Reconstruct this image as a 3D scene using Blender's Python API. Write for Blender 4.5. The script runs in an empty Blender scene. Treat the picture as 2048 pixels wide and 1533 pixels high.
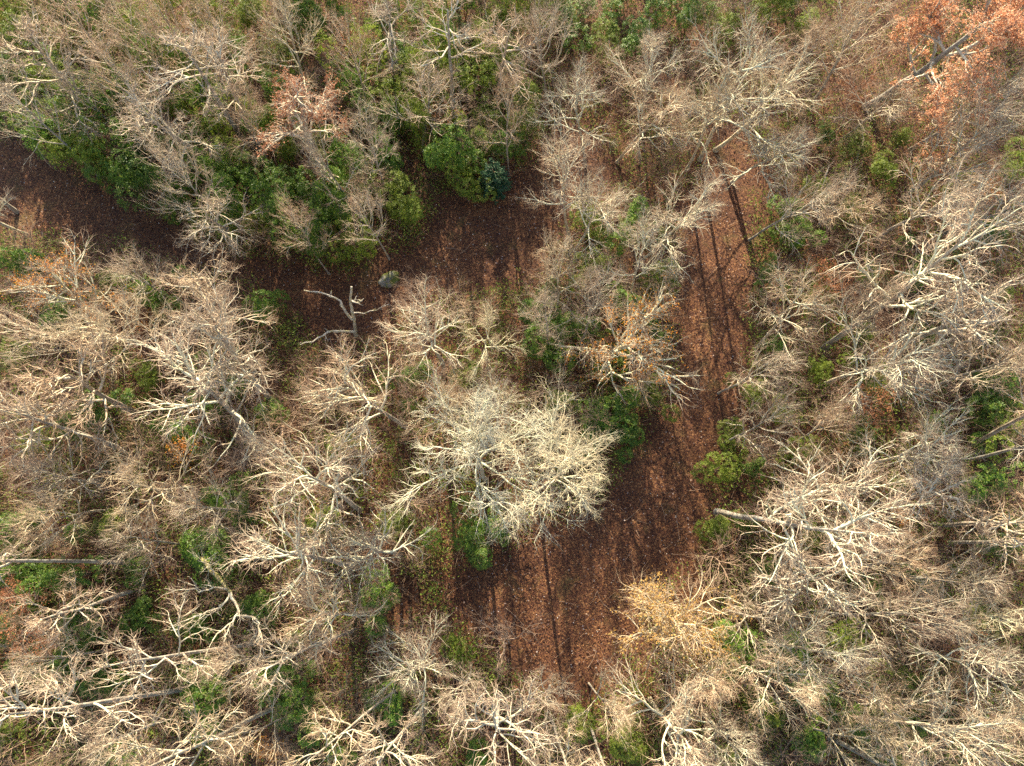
import bpy, math, random
import numpy as np
from mathutils import Vector, Matrix, Euler, Quaternion

SC = bpy.context.scene
COL = SC.collection
R = math.radians

# ------------------------------------------------------------------ camera, sky, sun, exposure
CAM_H, PITCH, FPX = 55.0, R(15.0), 1419.0          # metres above the ground, tilt off straight down, focal length in photo pixels
cam_d = bpy.data.cameras.new('drone_camera')
cam_d.sensor_width = 36.0
cam_d.lens = 36.0 * FPX / 2048.0
cam_d.clip_start, cam_d.clip_end = 0.5, 900.0
cam = bpy.data.objects.new('drone_camera', cam_d)
COL.objects.link(cam)
cam.location = (0, 0, CAM_H)
cam.rotation_euler = (PITCH, 0, 0)
SC.camera = cam

SUN_EL, SUN_AZ = R(26.0), R(-5.0)                  # azimuth measured from +Y, clockwise
world = bpy.data.worlds.new('World')
SC.world = world
world.use_nodes = True
wn = world.node_tree.nodes
sky = wn.new('ShaderNodeTexSky')
sky.sky_type = 'NISHITA'
sky.sun_disc = False
sky.sun_elevation = SUN_EL
sky.sun_rotation = SUN_AZ
sky.air_density, sky.dust_density = 1.0, 1.5
wn['Background'].inputs['Strength'].default_value = 0.12
world.node_tree.links.new(sky.outputs[0], wn['Background'].inputs['Color'])

sun_d = bpy.data.lights.new('sun', 'SUN')
sun_d.energy = 5.0
sun_d.angle = R(0.53)
sun_d.color = (1.0, 0.87, 0.66)
sun = bpy.data.objects.new('sun', sun_d)
COL.objects.link(sun)
to_sun = Vector((math.sin(SUN_AZ) * math.cos(SUN_EL), math.cos(SUN_AZ) * math.cos(SUN_EL), math.sin(SUN_EL)))
sun.rotation_euler = to_sun.to_track_quat('Z', 'Y').to_euler()
sun.location = to_sun * 150

SC.view_settings.view_transform = 'Standard'
SC.view_settings.look = 'None'
SC.view_settings.exposure = 1.75
SC.view_settings.gamma = 1.0
SC.view_settings.use_curve_mapping = False
SC.render.engine = 'CYCLES'
SC.cycles.max_bounces = 5
SC.cycles.diffuse_bounces = 3
SC.cycles.use_denoising = False
SC.render.filter_size = 1.15

# ------------------------------------------------------------------ photo pixel <-> world
_f = np.array([0, math.sin(PITCH), -math.cos(PITCH)])
_u = np.array([0, math.cos(PITCH), math.sin(PITCH)])
_r = np.array([1.0, 0, 0])
EYE = np.array([0, 0, CAM_H])

def at(px, py, z=0.0):
    d = _f * FPX + _r * (px - 1024.0) + _u * (766.5 - py)
    return EYE + d * ((z - CAM_H) / d[2])

def depth(p):
    return float((np.asarray(p) - EYE) @ _f)

def to_px(p):
    v = np.asarray(p) - EYE
    k = FPX / (v @ _f)
    return 1024 + k * (v @ _r), 766.5 - k * (v @ _u)

def inside(poly, x, y):
    c = False
    n = len(poly)
    for i in range(n):
        x1, y1 = poly[i]; x2, y2 = poly[i - 1]
        if (y1 > y) != (y2 > y) and x < (x2 - x1) * (y - y1) / (y2 - y1) + x1:
            c = not c
    return c

# the bare leaf-covered ground: western path, straight track, clearing (photo pixels on the ground)
PATH = [
    [(-260, 150), (0, 255), (130, 330), (330, 440), (480, 520), (700, 552), (830, 490), (900, 400), (1010, 390), (1060, 320),
     (1190, 270), (1240, 330), (1150, 440), (1070, 560), (960, 585), (800, 600), (790, 700), (640, 690), (560, 590),
     (400, 545), (270, 500), (120, 470), (0, 470), (-260, 440)],
    [(1420, 250), (1500, 250), (1500, 500), (1490, 800), (1450, 930), (1410, 1060), (1380, 1120), (1300, 1180), (1260, 1290), (1240, 1350),
     (1190, 1390), (1090, 1380), (1010, 1310), (930, 1260), (880, 1200), (880, 1150), (960, 1090), (1060, 1060), (1200, 1000),
     (1260, 890), (1330, 800), (1350, 650), (1345, 450), (1400, 330)],
]
PATH_W = [[tuple(at(*p)[:2]) for p in poly] for poly in PATH]

def on_path(x, y, grow=0.0):
    if any(inside(p, x, y) for p in PATH_W):
        return True
    if grow > 0:
        for k in range(8):
            a = k * math.pi / 4
            if any(inside(p, x + grow * math.cos(a), y + grow * math.sin(a)) for p in PATH_W):
                return True
    return False

# ------------------------------------------------------------------ materials
def mat(name):
    m = bpy.data.materials.new(name)
    m.use_nodes = True
    nt = m.node_tree
    b = nt.nodes['Principled BSDF']
    b.inputs['Roughness'].default_value = 0.85
    b.inputs['Specular IOR Level'].default_value = 0.25
    return m, nt, b

def ramp(nt, stops, interp='LINEAR'):
    n = nt.nodes.new('ShaderNodeValToRGB')
    n.color_ramp.interpolation = interp
    e = n.color_ramp.elements
    while len(e) < len(stops):
        e.new(0.5)
    for i, (p, c) in enumerate(stops):
        e[i].position = p
        e[i].color = (*c, 1)
    return n

def noise(nt, scale, detail=4, rough=0.6, vec=None):
    n = nt.nodes.new('ShaderNodeTexNoise')
    n.inputs['Scale'].default_value = scale
    n.inputs['Detail'].default_value = detail
    n.inputs['Roughness'].default_value = rough
    if vec is not None:
        nt.links.new(vec, n.inputs['Vector'])
    return n

def mix(nt, a, b, fac, mode='MIX'):
    n = nt.nodes.new('ShaderNodeMix')
    n.data_type = 'RGBA'
    n.blend_type = mode
    for sock, v in ((n.inputs['Factor'], fac), (n.inputs['A'], a), (n.inputs['B'], b)):
        if hasattr(v, 'is_output') or isinstance(v, bpy.types.NodeSocket):
            nt.links.new(v, sock)
        else:
            sock.default_value = v if not isinstance(v, tuple) else (*v, 1)
    return n.outputs['Result']

def per_tree(nt):
    """A random value that is the same for every part of one plant: from the plant's own standing place."""
    oi = nt.nodes.new('ShaderNodeObjectInfo')
    w = nt.nodes.new('ShaderNodeTexWhiteNoise')
    w.noise_dimensions = '3D'
    nt.links.new(oi.outputs['Location'], w.inputs['Vector'])
    return w

def bark(name, dark, light, tintA, tintB, lichen=None, scale=6.0):
    m, nt, b = mat(name)
    tc = nt.nodes.new('ShaderNodeTexCoord')
    mp = nt.nodes.new('ShaderNodeMapping')
    mp.inputs['Scale'].default_value = (1, 1, 0.35)
    nt.links.new(tc.outputs['Object'], mp.inputs['Vector'])
    n = noise(nt, scale, 5, 0.65, mp.outputs[0])
    rp = ramp(nt, [(0.3, dark), (0.68, light)])
    nt.links.new(n.outputs['Fac'], rp.inputs[0])
    w = per_tree(nt)
    lo, hi = np.array(tintA), np.array(tintB)
    tint = ramp(nt, [(0.0, tuple(lo)), (0.25, tuple((lo + hi) / 2 * np.array([0.98, 0.98, 0.98]))), (0.5, tuple(hi)), (0.75, tuple((lo + hi) / 2 * np.array([1.05, 0.94, 0.86]))), (1.0, tuple(hi * np.array([0.98, 1.0, 0.92])))])
    nt.links.new(w.outputs['Value'], tint.inputs[0])
    c = mix(nt, rp.outputs[0], tint.outputs[0], 1.0, 'MULTIPLY')
    if lichen:
        n2 = noise(nt, 2.2, 5, 0.7, tc.outputs['Object'])
        r2 = ramp(nt, [(0.48, (0, 0, 0)), (0.62, (1, 1, 1))])
        nt.links.new(n2.outputs['Fac'], r2.inputs[0])
        c = mix(nt, c, lichen, r2.outputs[0])
    nt.links.new(c, b.inputs['Base Color'])
    bp = nt.nodes.new('ShaderNodeBump')
    bp.inputs['Strength'].default_value = 0.6
    bp.inputs['Distance'].default_value = 0.03
    nt.links.new(n.outputs['Fac'], bp.inputs['Height'])
    nt.links.new(bp.outputs[0], b.inputs['Normal'])
    return m

M_GREY = bark('bark_grey', (0.27, 0.235, 0.175), (0.56, 0.50, 0.39), (0.84, 0.80, 0.72), (1.14, 1.06, 0.92), (0.55, 0.53, 0.40))
M_TRUNK = bark('bark_trunk', (0.12, 0.105, 0.085), (0.40, 0.355, 0.29), (0.8, 0.8, 0.8), (1.1, 1.05, 1.0), (0.33, 0.33, 0.27), 4.0)
M_PALE = bark('bark_cream', (0.40, 0.365, 0.255), (0.63, 0.585, 0.43), (0.95, 0.95, 0.92), (1.1, 1.08, 1.05), (0.60, 0.62, 0.42))
M_TWIG = bark('twig_brown', (0.20, 0.138, 0.104), (0.36, 0.27, 0.205), (0.78, 0.72, 0.66), (1.16, 1.12, 1.0))
M_MID = bark('branchlet_tan', (0.31, 0.255, 0.19), (0.55, 0.475, 0.365), (0.82, 0.77, 0.70), (1.14, 1.08, 0.97))
M_PTWIG = bark('twig_cream', (0.36, 0.315, 0.22), (0.54, 0.485, 0.36), (0.92, 0.92, 0.9), (1.08, 1.06, 1.0))
M_SAP = bark('sapling_bark', (0.19, 0.14, 0.105), (0.34, 0.26, 0.195), (0.75, 0.70, 0.66), (1.2, 1.1, 0.98))
M_DEAD = bark('dead_wood', (0.22, 0.20, 0.16), (0.62, 0.58, 0.49), (1, 1, 1), (1, 1, 1), (0.30, 0.27, 0.12), 7.0)
M_MOSSY = bark('mossy_bark', (0.10, 0.085, 0.045), (0.30, 0.25, 0.12), (1, 1, 1), (1, 1, 1), (0.20, 0.19, 0.05), 7.0)

def leaf_mat(name, stops, rough=0.55, trans=0.35, plant_var=0.25):
    m, nt, b = mat(name)
    b.inputs['Roughness'].default_value = rough
    geo = nt.nodes.new('ShaderNodeNewGeometry')
    rp = ramp(nt, stops)
    nt.links.new(geo.outputs['Random Per Island'], rp.inputs[0])
    w = per_tree(nt)
    hs = nt.nodes.new('ShaderNodeHueSaturation')
    nt.links.new(rp.outputs[0], hs.inputs['Color'])
    mr = nt.nodes.new('ShaderNodeMapRange')
    mr.inputs['To Min'].default_value = 1 - plant_var
    mr.inputs['To Max'].default_value = 1 + plant_var
    nt.links.new(w.outputs['Value'], mr.inputs['Value'])
    nt.links.new(mr.outputs[0], hs.inputs['Value'])
    nt.links.new(hs.outputs[0], b.inputs['Base Color'])
    tr = nt.nodes.new('ShaderNodeBsdfTranslucent')
    nt.links.new(hs.outputs[0], tr.inputs['Color'])
    ms = nt.nodes.new('ShaderNodeMixShader')
    ms.inputs[0].default_value = trans
    nt.links.new(b.outputs[0], ms.inputs[1])
    nt.links.new(tr.outputs[0], ms.inputs[2])
    nt.links.new(ms.outputs[0], nt.nodes['Material Output'].inputs['Surface'])
    return m

M_RHODO = leaf_mat('leaf_dark_evergreen', [(0, (0.045, 0.105, 0.013)), (0.5, (0.095, 0.18, 0.02)), (0.9, (0.16, 0.24, 0.028)), (1, (0.25, 0.27, 0.045))], 0.42, 0.38)
M_LAUREL = leaf_mat('leaf_yellow_evergreen', [(0, (0.085, 0.13, 0.014)), (0.5, (0.165, 0.22, 0.022)), (0.9, (0.23, 0.29, 0.035)), (1, (0.31, 0.30, 0.055))], 0.45, 0.42)
M_CONIF = leaf_mat('needle_blue_green', [(0, (0.02, 0.06, 0.026)), (1, (0.065, 0.135, 0.055))], 0.6, 0.15, 0.15)
M_COVER = leaf_mat('leaf_ground_cover', [(0, (0.07, 0.12, 0.016)), (0.5, (0.15, 0.22, 0.03)), (0.85, (0.23, 0.27, 0.042)), (1, (0.27, 0.20, 0.055))], 0.6, 0.4)
M_RUST = leaf_mat('leaf_rust', [(0, (0.20, 0.07, 0.03)), (0.6, (0.34, 0.13, 0.055)), (1, (0.42, 0.20, 0.09))], 0.6, 0.35)
M_ORANGE = leaf_mat('leaf_orange', [(0, (0.56, 0.22, 0.09)), (0.5, (0.72, 0.36, 0.18)), (0.85, (0.78, 0.50, 0.32)), (1, (0.70, 0.55, 0.30))], 0.55, 0.4, 0.1)
M_AMBER = leaf_mat('leaf_amber', [(0, (0.52, 0.17, 0.02)), (0.7, (0.60, 0.25, 0.03)), (1, (0.6, 0.36, 0.05))], 0.55, 0.4, 0.1)
M_GOLD = leaf_mat('leaf_gold', [(0, (0.28, 0.15, 0.04)), (0.6, (0.42, 0.25, 0.065)), (1, (0.46, 0.33, 0.11))], 0.55, 0.4, 0.1)
M_LITTER = leaf_mat('leaf_litter', [(0, (0.048, 0.018, 0.014)), (0.45, (0.110, 0.041, 0.024)), (0.8, (0.22, 0.097, 0.040)), (0.94, (0.31, 0.16, 0.07)), (0.968, (0.42, 0.34, 0.30)), (1, (0.55, 0.49, 0.45))], 0.7, 0.15, 0.0)

def litter_patches():
    """drifts: whole patches of the litter are older and darker or fresher and paler"""
    nt = M_LITTER.node_tree
    g = nt.nodes.new('ShaderNodeNewGeometry')
    n = noise(nt, 0.45, 5, 0.65, g.outputs['Position'])
    r = ramp(nt, [(0.36, (0.5, 0.45, 0.48)), (0.5, (0.9, 0.86, 0.84)), (0.63, (1.4, 1.4, 1.2))])
    nt.links.new(n.outputs['Fac'], r.inputs[0])
    for l in list(nt.links):
        if l.from_node.type == 'HUE_SAT' and l.to_node.type in ('BSDF_PRINCIPLED', 'BSDF_TRANSLUCENT'):
            src, dst = l.from_socket, l.to_socket
            nt.links.remove(l)
            nt.links.new(mix(nt, src, r.outputs[0], 1.0, 'MULTIPLY'), dst)
litter_patches()

def ground_mat():
    m, nt, b = mat('leaf_covered_soil')
    tc = nt.nodes.new('ShaderNodeTexCoord')
    v = nt.nodes.new('ShaderNodeTexVoronoi')
    v.inputs['Scale'].default_value = 11.0
    v.inputs['Randomness'].default_value = 1.0
    nt.links.new(tc.outputs['Object'], v.inputs['Vector'])
    sep = nt.nodes.new('ShaderNodeSeparateColor')
    nt.links.new(v.outputs['Color'], sep.inputs[0])
    cell = ramp(nt, [(0.0, (0.042, 0.017, 0.012)), (0.5, (0.098, 0.041, 0.021)), (0.85, (0.17, 0.080, 0.034)), (1.0, (0.25, 0.135, 0.062))])
    nt.links.new(sep.outputs[0], cell.inputs[0])
    big = noise(nt, 0.22, 5, 0.62, tc.outputs['Object'])
    br = ramp(nt, [(0.3, (0.6, 0.56, 0.55)), (0.7, (1.25, 1.2, 1.08))])
    nt.links.new(big.outputs['Fac'], br.inputs[0])
    c = mix(nt, cell.outputs[0], br.outputs[0], 1.0, 'MULTIPLY')
    g = noise(nt, 0.35, 6, 0.7, tc.outputs['Object'])
    gr = ramp(nt, [(0.56, (0, 0, 0)), (0.72, (0.55, 0.55, 0.55))])
    nt.links.new(g.outputs['Fac'], gr.inputs[0])
    c = mix(nt, c, (0.14, 0.115, 0.035), gr.outputs[0])
    nt.links.new(c, b.inputs['Base Color'])
    n = noise(nt, 14, 4, 0.7, tc.outputs['Object'])
    bp = nt.nodes.new('ShaderNodeBump')
    bp.inputs['Strength'].default_value = 0.9
    bp.inputs['Distance'].default_value = 0.06
    nt.links.new(n.outputs['Fac'], bp.inputs['Height'])
    nt.links.new(bp.outputs[0], b.inputs['Normal'])
    return m
M_GROUND = ground_mat()

def rock_mat():
    m, nt, b = mat('mossy_stone')
    tc = nt.nodes.new('ShaderNodeTexCoord')
    n = noise(nt, 3, 6, 0.65, tc.outputs['Object'])
    rp = ramp(nt, [(0.35, (0.12, 0.11, 0.09)), (0.6, (0.27, 0.25, 0.21))])
    nt.links.new(n.outputs['Fac'], rp.inputs[0])
    n2 = noise(nt, 1.6, 5, 0.6, tc.outputs['Object'])
    r2 = ramp(nt, [(0.42, (0, 0, 0)), (0.55, (1, 1, 1))])
    nt.links.new(n2.outputs['Fac'], r2.inputs[0])
    c = mix(nt, rp.outputs[0], (0.10, 0.11, 0.02), r2.outputs[0])
    nt.links.new(c, b.inputs['Base Color'])
    return m
M_ROCK = rock_mat()

# ------------------------------------------------------------------ mesh helpers (numpy)
class Geo:
    """Collects vertices, quads/triangles and a material index per face."""
    def __init__(self):
        self.v, self.q, self.m, self.n = [], [], [], 0
    def add(self, verts, quads, mi=0):
        self.v.append(verts.reshape(-1, 3)); self.q.append(quads.reshape(-1, quads.shape[-1]) + self.n)
        self.m.append(np.full(len(self.q[-1]), mi, np.int32)); self.n += len(self.v[-1])
    def mesh(self, name, mats, smooth=True):
        me = bpy.data.meshes.new(name)
        v = np.concatenate(self.v).astype(np.float32)
        sizes = np.concatenate([np.full(len(q), q.shape[1], np.int32) for q in self.q])
        idx = np.concatenate([q.ravel() for q in self.q]).astype(np.int32)
        me.vertices.add(len(v)); me.vertices.foreach_set('co', v.ravel())
        me.loops.add(len(idx)); me.loops.foreach_set('vertex_index', idx)
        me.polygons.add(len(sizes))
        me.polygons.foreach_set('loop_start', np.concatenate([[0], np.cumsum(sizes)[:-1]]).astype(np.int32))
        me.polygons.foreach_set('material_index', np.concatenate(self.m))
        me.polygons.foreach_set('use_smooth', np.full(len(sizes), smooth))
        for m in mats:
            me.materials.append(m)
        me.update(calc_edges=True)
        return me

def norm(a):
    return a / np.maximum(np.linalg.norm(a, axis=-1, keepdims=True), 1e-9)

def tubes(geo, P, Rad, sides, mi=0):
    """P (N, n+1, 3) polylines, Rad (N, n+1) radii -> tubes of the given number of sides."""
    N, n1, _ = P.shape
    if N == 0:
        return
    T = np.empty_like(P)
    T[:, 1:-1] = P[:, 2:] - P[:, :-2]; T[:, 0] = P[:, 1] - P[:, 0]; T[:, -1] = P[:, -1] - P[:, -2]
    T = norm(T)
    ref = np.where(np.abs(T[:, :1, 2:3]) > 0.75, np.array([1.0, 0.1, 0]), np.array([0, 0, 1.0]))
    A = norm(np.cross(T, np.broadcast_to(ref, T.shape)))
    B = np.cross(T, A)
    ang = np.arange(sides) * 2 * np.pi / sides
    V = P[:, :, None] + Rad[:, :, None, None] * (A[:, :, None] * np.cos(ang)[None, None, :, None] + B[:, :, None] * np.sin(ang)[None, None, :, None])
    i = (np.arange(N)[:, None, None] * n1 + np.arange(n1 - 1)[None, :, None]) * sides
    j = np.arange(sides)[None, None, :]; k = (j + 1) % sides
    Q = np.stack([i + j, i + k, i + sides + k, i + sides + j], axis=-1)
    geo.add(V, Q, mi)

def cap(geo, P, Rad, sides, mi=0):
    """closes the far end of thick broken wood with a blunt tip"""
    d = norm(P[:, -1] - P[:, -2])
    Q = np.stack([P[:, -1], P[:, -1] + d * Rad[:, -1:] * 0.7], axis=1)
    tubes(geo, Q, np.stack([Rad[:, -1], Rad[:, -1] * 0.08], axis=1), sides, mi)

def grow(rng, S, D, L, r0, r1, n, wig, trop=0.0, spread=0.0):
    """Wandering branches: starts S (N,3), directions D, lengths L (N,), radii r0 -> r1."""
    N = len(S)
    P = np.empty((N, n + 1, 3)); P[:, 0] = S
    d = norm(D)
    step = (L / n)[:, None]
    out = S.copy(); out[:, 2] = 0; out = norm(out)
    for k in range(n):
        d = norm(d + rng.normal(0, wig, (N, 3)) + np.array([0, 0, trop]) + out * spread)
        P[:, k + 1] = P[:, k] + d * step
    t = np.linspace(0, 1, n + 1)[None]
    Rad = r0[:, None] * (1 - t) ** 0.8 + r1[:, None] * t
    return P, Rad

def sprout(rng, P, Rad, per, t0, t1, ang, ang_j, tip=True):
    """Children along every polyline of P: start points, directions, parent's radius there, t along the parent, parent's index."""
    N, n1, _ = P.shape
    n = n1 - 1
    t = t0 + (t1 - t0) * (np.arange(per)[None] + rng.uniform(0.15, 0.85, (N, per))) / per
    if tip:
        t[:, -1] = 0.985
    f = t * n; i = np.minimum(f.astype(int), n - 1); w = (f - i)[..., None]
    rows = np.arange(N)[:, None]
    S = P[rows, i] * (1 - w) + P[rows, i + 1] * w
    rad = Rad[rows, i] * (1 - w[..., 0]) + Rad[rows, i + 1] * w[..., 0]
    T = norm(P[rows, i + 1] - P[rows, i])
    perp = norm(np.cross(T, rng.normal(0, 1, T.shape)))
    a = ang + rng.normal(0, ang_j, t.shape)
    if tip:
        a[:, -1] *= 0.35
    D = np.cos(a)[..., None] * T + np.sin(a)[..., None] * perp
    par = np.broadcast_to(rows, t.shape)
    return S.reshape(-1, 3), D.reshape(-1, 3), rad.ravel(), t.ravel(), par.ravel()

def leaf_quads(rng, C, size, aspect=0.62, flat=0.0):
    """One folded, leaf-shaped pair of triangles at every point of C, at random turns; flat -> 1 lays them level."""
    N = len(C)
    a = rng.normal(0, 1, (N, 3)); a[:, 2] *= (1 - flat); a = norm(a)
    up = rng.normal(0, 1, (N, 3)) * (1 - flat) + np.array([0, 0, 1.0]) * (0.4 + flat)
    b = norm(np.cross(up, a)); c = np.cross(a, b)
    s = size * rng.uniform(0.65, 1.25, (N, 1))
    V = np.stack([C - a * s * 0.5, C + b * s * aspect * 0.5 + c * s * 0.12, C + a * s * 0.5, C - b * s * aspect * 0.5 + c * s * 0.12], axis=1)
    i = np.arange(N)[:, None] * 4
    Q = np.concatenate([i + np.array([[0, 2, 1]]), i + np.array([[0, 3, 2]])], axis=1).reshape(-1, 3)
    return V, Q

def empty(name, loc):
    o = bpy.data.objects.new(name, None)
    o.empty_display_size = 0.5
    o.location = loc
    COL.objects.link(o)
    return o

def part(name, me, parent):
    o = bpy.data.objects.new(name, me)
    o.parent = parent
    COL.objects.link(o)
    return o

def tag(o, label=None, cat=None, group=None, kind=None):
    for k, v in (('label', label), ('category', cat), ('group', group), ('kind', kind)):
        if v:
            o[k] = v
    return o

# ------------------------------------------------------------------ tree prototypes: dicts of meshes plus size
def make_tree(seed, H, base, limbs, trunk_r, elev, wig, per, ang, mats, top=0.86, reach=1.0, l2=0.5, l3=0.55, l4=0.6, thick=1.0, up=0.02, leaves=None, twig=0.8, sway=None, kink=1.7):
    """trunk, main limbs (with their side branches) and a crown of fine branchwork; per = children per branch, ang = fork angles at each order"""
    rng = np.random.default_rng(seed)
    bmat, tmat, trmat, mmat = mats
    n = 16
    P0, R_0 = grow(rng, np.zeros((1, 3)), np.array([[0, 0, 1.0]]), np.array([H * top]), np.array([trunk_r]), np.array([trunk_r * 0.26]), n, sway or 0.03 + wig * 0.12, 0.16)
    R_0[0, 0] *= 1.5; R_0[0, 1] *= 1.06
    P0[0, 0, 2] = -0.15
    g = Geo(); tubes(g, P0, R_0, 8)
    trunk = g.mesh('trunk', [trmat])
    t = base / (H * top) + (1 - base / (H * top)) * (np.arange(limbs) + rng.uniform(0.1, 0.8, limbs)) / limbs
    t[-1] = 0.99
    f = t * n; i = np.minimum(f.astype(int), n - 1); w = (f - i)[:, None]
    S = P0[0, i] * (1 - w) + P0[0, i + 1] * w
    az = np.arange(limbs) * 2.4 + rng.uniform(0, 6.28) + rng.normal(0, 0.35, limbs)
    k = (t - t[0]) / max(1e-6, t[-1] - t[0])
    el = elev[0] + (elev[1] - elev[0]) * k + rng.normal(0, 0.12, limbs)
    D = np.stack([np.cos(az) * np.cos(el), np.sin(az) * np.cos(el), np.sin(el)], axis=1)
    L = reach * (1.0 - 0.42 * k) * rng.uniform(0.78, 1.2, limbs)
    r1 = np.interp(t, [0, 1], [trunk_r * 0.60, trunk_r * 0.34]) * rng.uniform(0.75, 1.1, limbs)
    P1, R1 = grow(rng, S, D, L, r1, r1 * 0.25, 11, wig, up, 0.02)
    S2, D2, pr2, t2, par2 = sprout(rng, P1, R1, per[0], 0.16, 1.0, ang[0], 0.16)
    L2 = L[par2] * l2 * (1.15 - 0.65 * t2) * rng.uniform(0.65, 1.25, len(S2))
    r2 = np.minimum(pr2 * 0.82, 0.08 * thick)
    P2, R2 = grow(rng, S2, D2, L2, r2, r2 * 0.42, 9, wig * 1.15, up)
    S3, D3, pr3, t3, par3 = sprout(rng, P2, R2, per[1], 0.18, 1.0, ang[1], 0.18)
    L3 = L2[par3] * l3 * (1.1 - 0.5 * t3) * rng.uniform(0.65, 1.3, len(S3)) + 0.12
    r3 = np.minimum(pr3 * 0.8, 0.029 * thick)
    P3, R3 = grow(rng, S3, D3, L3, r3, r3 * 0.4, 6, wig * kink, up)
    S4, D4, pr4, t4, par4 = sprout(rng, P3, R3, per[2], 0.2, 1.0, ang[2], 0.2)
    L4 = np.minimum(L3[par4] * l4, twig) * rng.uniform(0.55, 1.3, len(S4)) + 0.06
    r4 = np.minimum(pr4 * 0.8, 0.0145 * thick)
    P4, R4 = grow(rng, S4, D4, L4, r4, r4 * 0.45, 3, wig * kink * 1.35, up)
    limb_me = []
    for q in range(limbs):
        g = Geo()
        tubes(g, P1[q:q + 1], R1[q:q + 1], 6)
        s = par2 == q
        tubes(g, P2[s], R2[s], 4)
        limb_me.append(g.mesh('limb', [bmat]))
    g = Geo()
    tubes(g, P3, R3, 3, 0)
    tubes(g, P4, R4, 3, 1)
    crown = g.mesh('crown', [mmat, tmat])
    lf = None
    if leaves:
        lm, cnt, size, clump = leaves
        pts = P4.reshape(-1, 3)
        cen = pts[rng.integers(0, len(pts), 60)]
        if clump > 0:      # leaves cling on in clumps
            dd = np.min(np.linalg.norm(pts[:, None] - cen[None, :int(60 * (1.2 - clump))], axis=-1), axis=1)
            pts = pts[dd < 0.95]
        C = pts[rng.integers(0, len(pts), cnt)] + rng.normal(0, 0.07, (cnt, 3))
        V, Q = leaf_quads(rng, C, size)
        g = Geo(); g.add(V, Q)
        lf = g.mesh('leaves', [lm], False)
    ce = np.concatenate([P3.reshape(-1, 3), P4.reshape(-1, 3)])
    zc = float(np.median(ce[:, 2])); rr = np.linalg.norm(ce[:, :2] - np.median(ce[:, :2], axis=0), axis=1)
    return dict(trunk=trunk, limb=limb_me, crown=crown, leaves=lf, zc=zc, R=float(np.percentile(rr, 94)))

MG, MS = (M_GREY, M_TWIG, M_TRUNK, M_MID), (M_SAP, M_TWIG, M_SAP, M_SAP)
A_O, A_B, A_C = (R(40), R(48), R(54)), (R(31), R(40), R(46)), (R(36), R(44), R(50))
PROTO = {}
PROTO['O'] = [make_tree(s, 16.5, 6.0, 10, 0.26, (R(10), R(64)), 0.125, (8, 5, 4), A_O, MG, 0.80, 5.8, l2=0.55, thick=1.05) for s in (11, 12, 13, 17)]
PROTO['OP'] = [make_tree(s, 16.5, 6.0, 10, 0.23, (R(12), R(64)), 0.12, (8, 5, 4), A_O, (M_PALE, M_TWIG, M_TRUNK, M_MID), 0.80, 5.6, l2=0.55, thick=1.1) for s in (14, 15, 16)]
PROTO['P'] = [make_tree(s, 19.0, 10.5, 8, 0.185, (R(16), R(62)), 0.145, (7, 5, 4), A_O, MG, 0.88, 3.9, l2=0.55, thick=1.05, sway=0.022) for s in (21, 22, 23, 24)]
PROTO['B'] = [make_tree(s, 14.0, 4.0, 12, 0.14, (R(34), R(76)), 0.105, (7, 5, 4), A_B, MG, 0.78, 5.3, up=0.02, thick=0.95, l2=0.52) for s in (31, 32, 33, 34, 35, 36)]
PROTO['C'] = [make_tree(s, 14.5, 4.6, 11, 0.155, (R(20), R(70)), 0.11, (8, 6, 4), A_C, (M_PALE, M_TWIG, M_GREY, M_PTWIG), 0.78, 5.2, up=0.02, thick=1.0) for s in (41, 42, 43, 44)]
PROTO['W'] = [make_tree(s, 15.5, 6.5, 12, 0.16, (R(22), R(68)), 0.115, (9, 7, 4), A_C, (M_PALE, M_PTWIG, M_GREY, M_PALE), 0.78, 6.2, thick=1.1) for s in (53, 54)]
PROTO['S'] = [make_tree(s, 6.8, 1.4, 8, 0.05, (R(48), R(75)), 0.09, (5, 4, 3), A_B, MS, 0.82, 3.2, thick=0.62, up=0.03) for s in (61, 62, 63, 64, 65)]
PROTO['RUST'] = [make_tree(71, 17.0, 6.0, 11, 0.24, (R(15), R(60)), 0.15, (7, 5, 4), A_O, MG, 0.86, 4.0, leaves=(M_RUST, 3800, 0.13, 0.3))]
PROTO['ORANGE'] = [make_tree(72, 16.0, 6.0, 11, 0.28, (R(15), R(58)), 0.15, (7, 5, 4), A_O, MG, 0.84, 5.2, leaves=(M_ORANGE, 21000, 0.14, 0.0))]
PROTO['FLECK'] = [make_tree(73, 14.0, 4.5, 11, 0.22, (R(30), R(64)), 0.10, (7, 6, 4), A_C, (M_PALE, M_TWIG, M_GREY, M_MID), 0.80, 5.0, thick=1.0, leaves=(M_AMBER, 1500, 0.14, 0.3))]
PROTO['GOLD'] = [make_tree(74, 10.0, 2.0, 13, 0.12, (R(42), R(70)), 0.10, (7, 5, 4), A_C, (M_GREY, M_TWIG, M_GREY, M_MID), 0.82, 4.6, thick=0.75, leaves=(M_GOLD, 2600, 0.115, 0.35))]
PROTO['SRUST'] = [make_tree(75, 5.5, 1.0, 9, 0.045, (R(40), R(68)), 0.11, (5, 4, 3), A_C, MS, 0.82, 2.4, thick=0.55, leaves=(M_RUST, 1300, 0.13, 0.2))]
PROTO['SAMBER'] = [make_tree(76, 4.5, 0.9, 8, 0.045, (R(35), R(64)), 0.11, (5, 4, 3), A_C, MS, 0.82, 2.2, thick=0.55, leaves=(M_AMBER, 420, 0.16, 0.5))]
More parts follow.
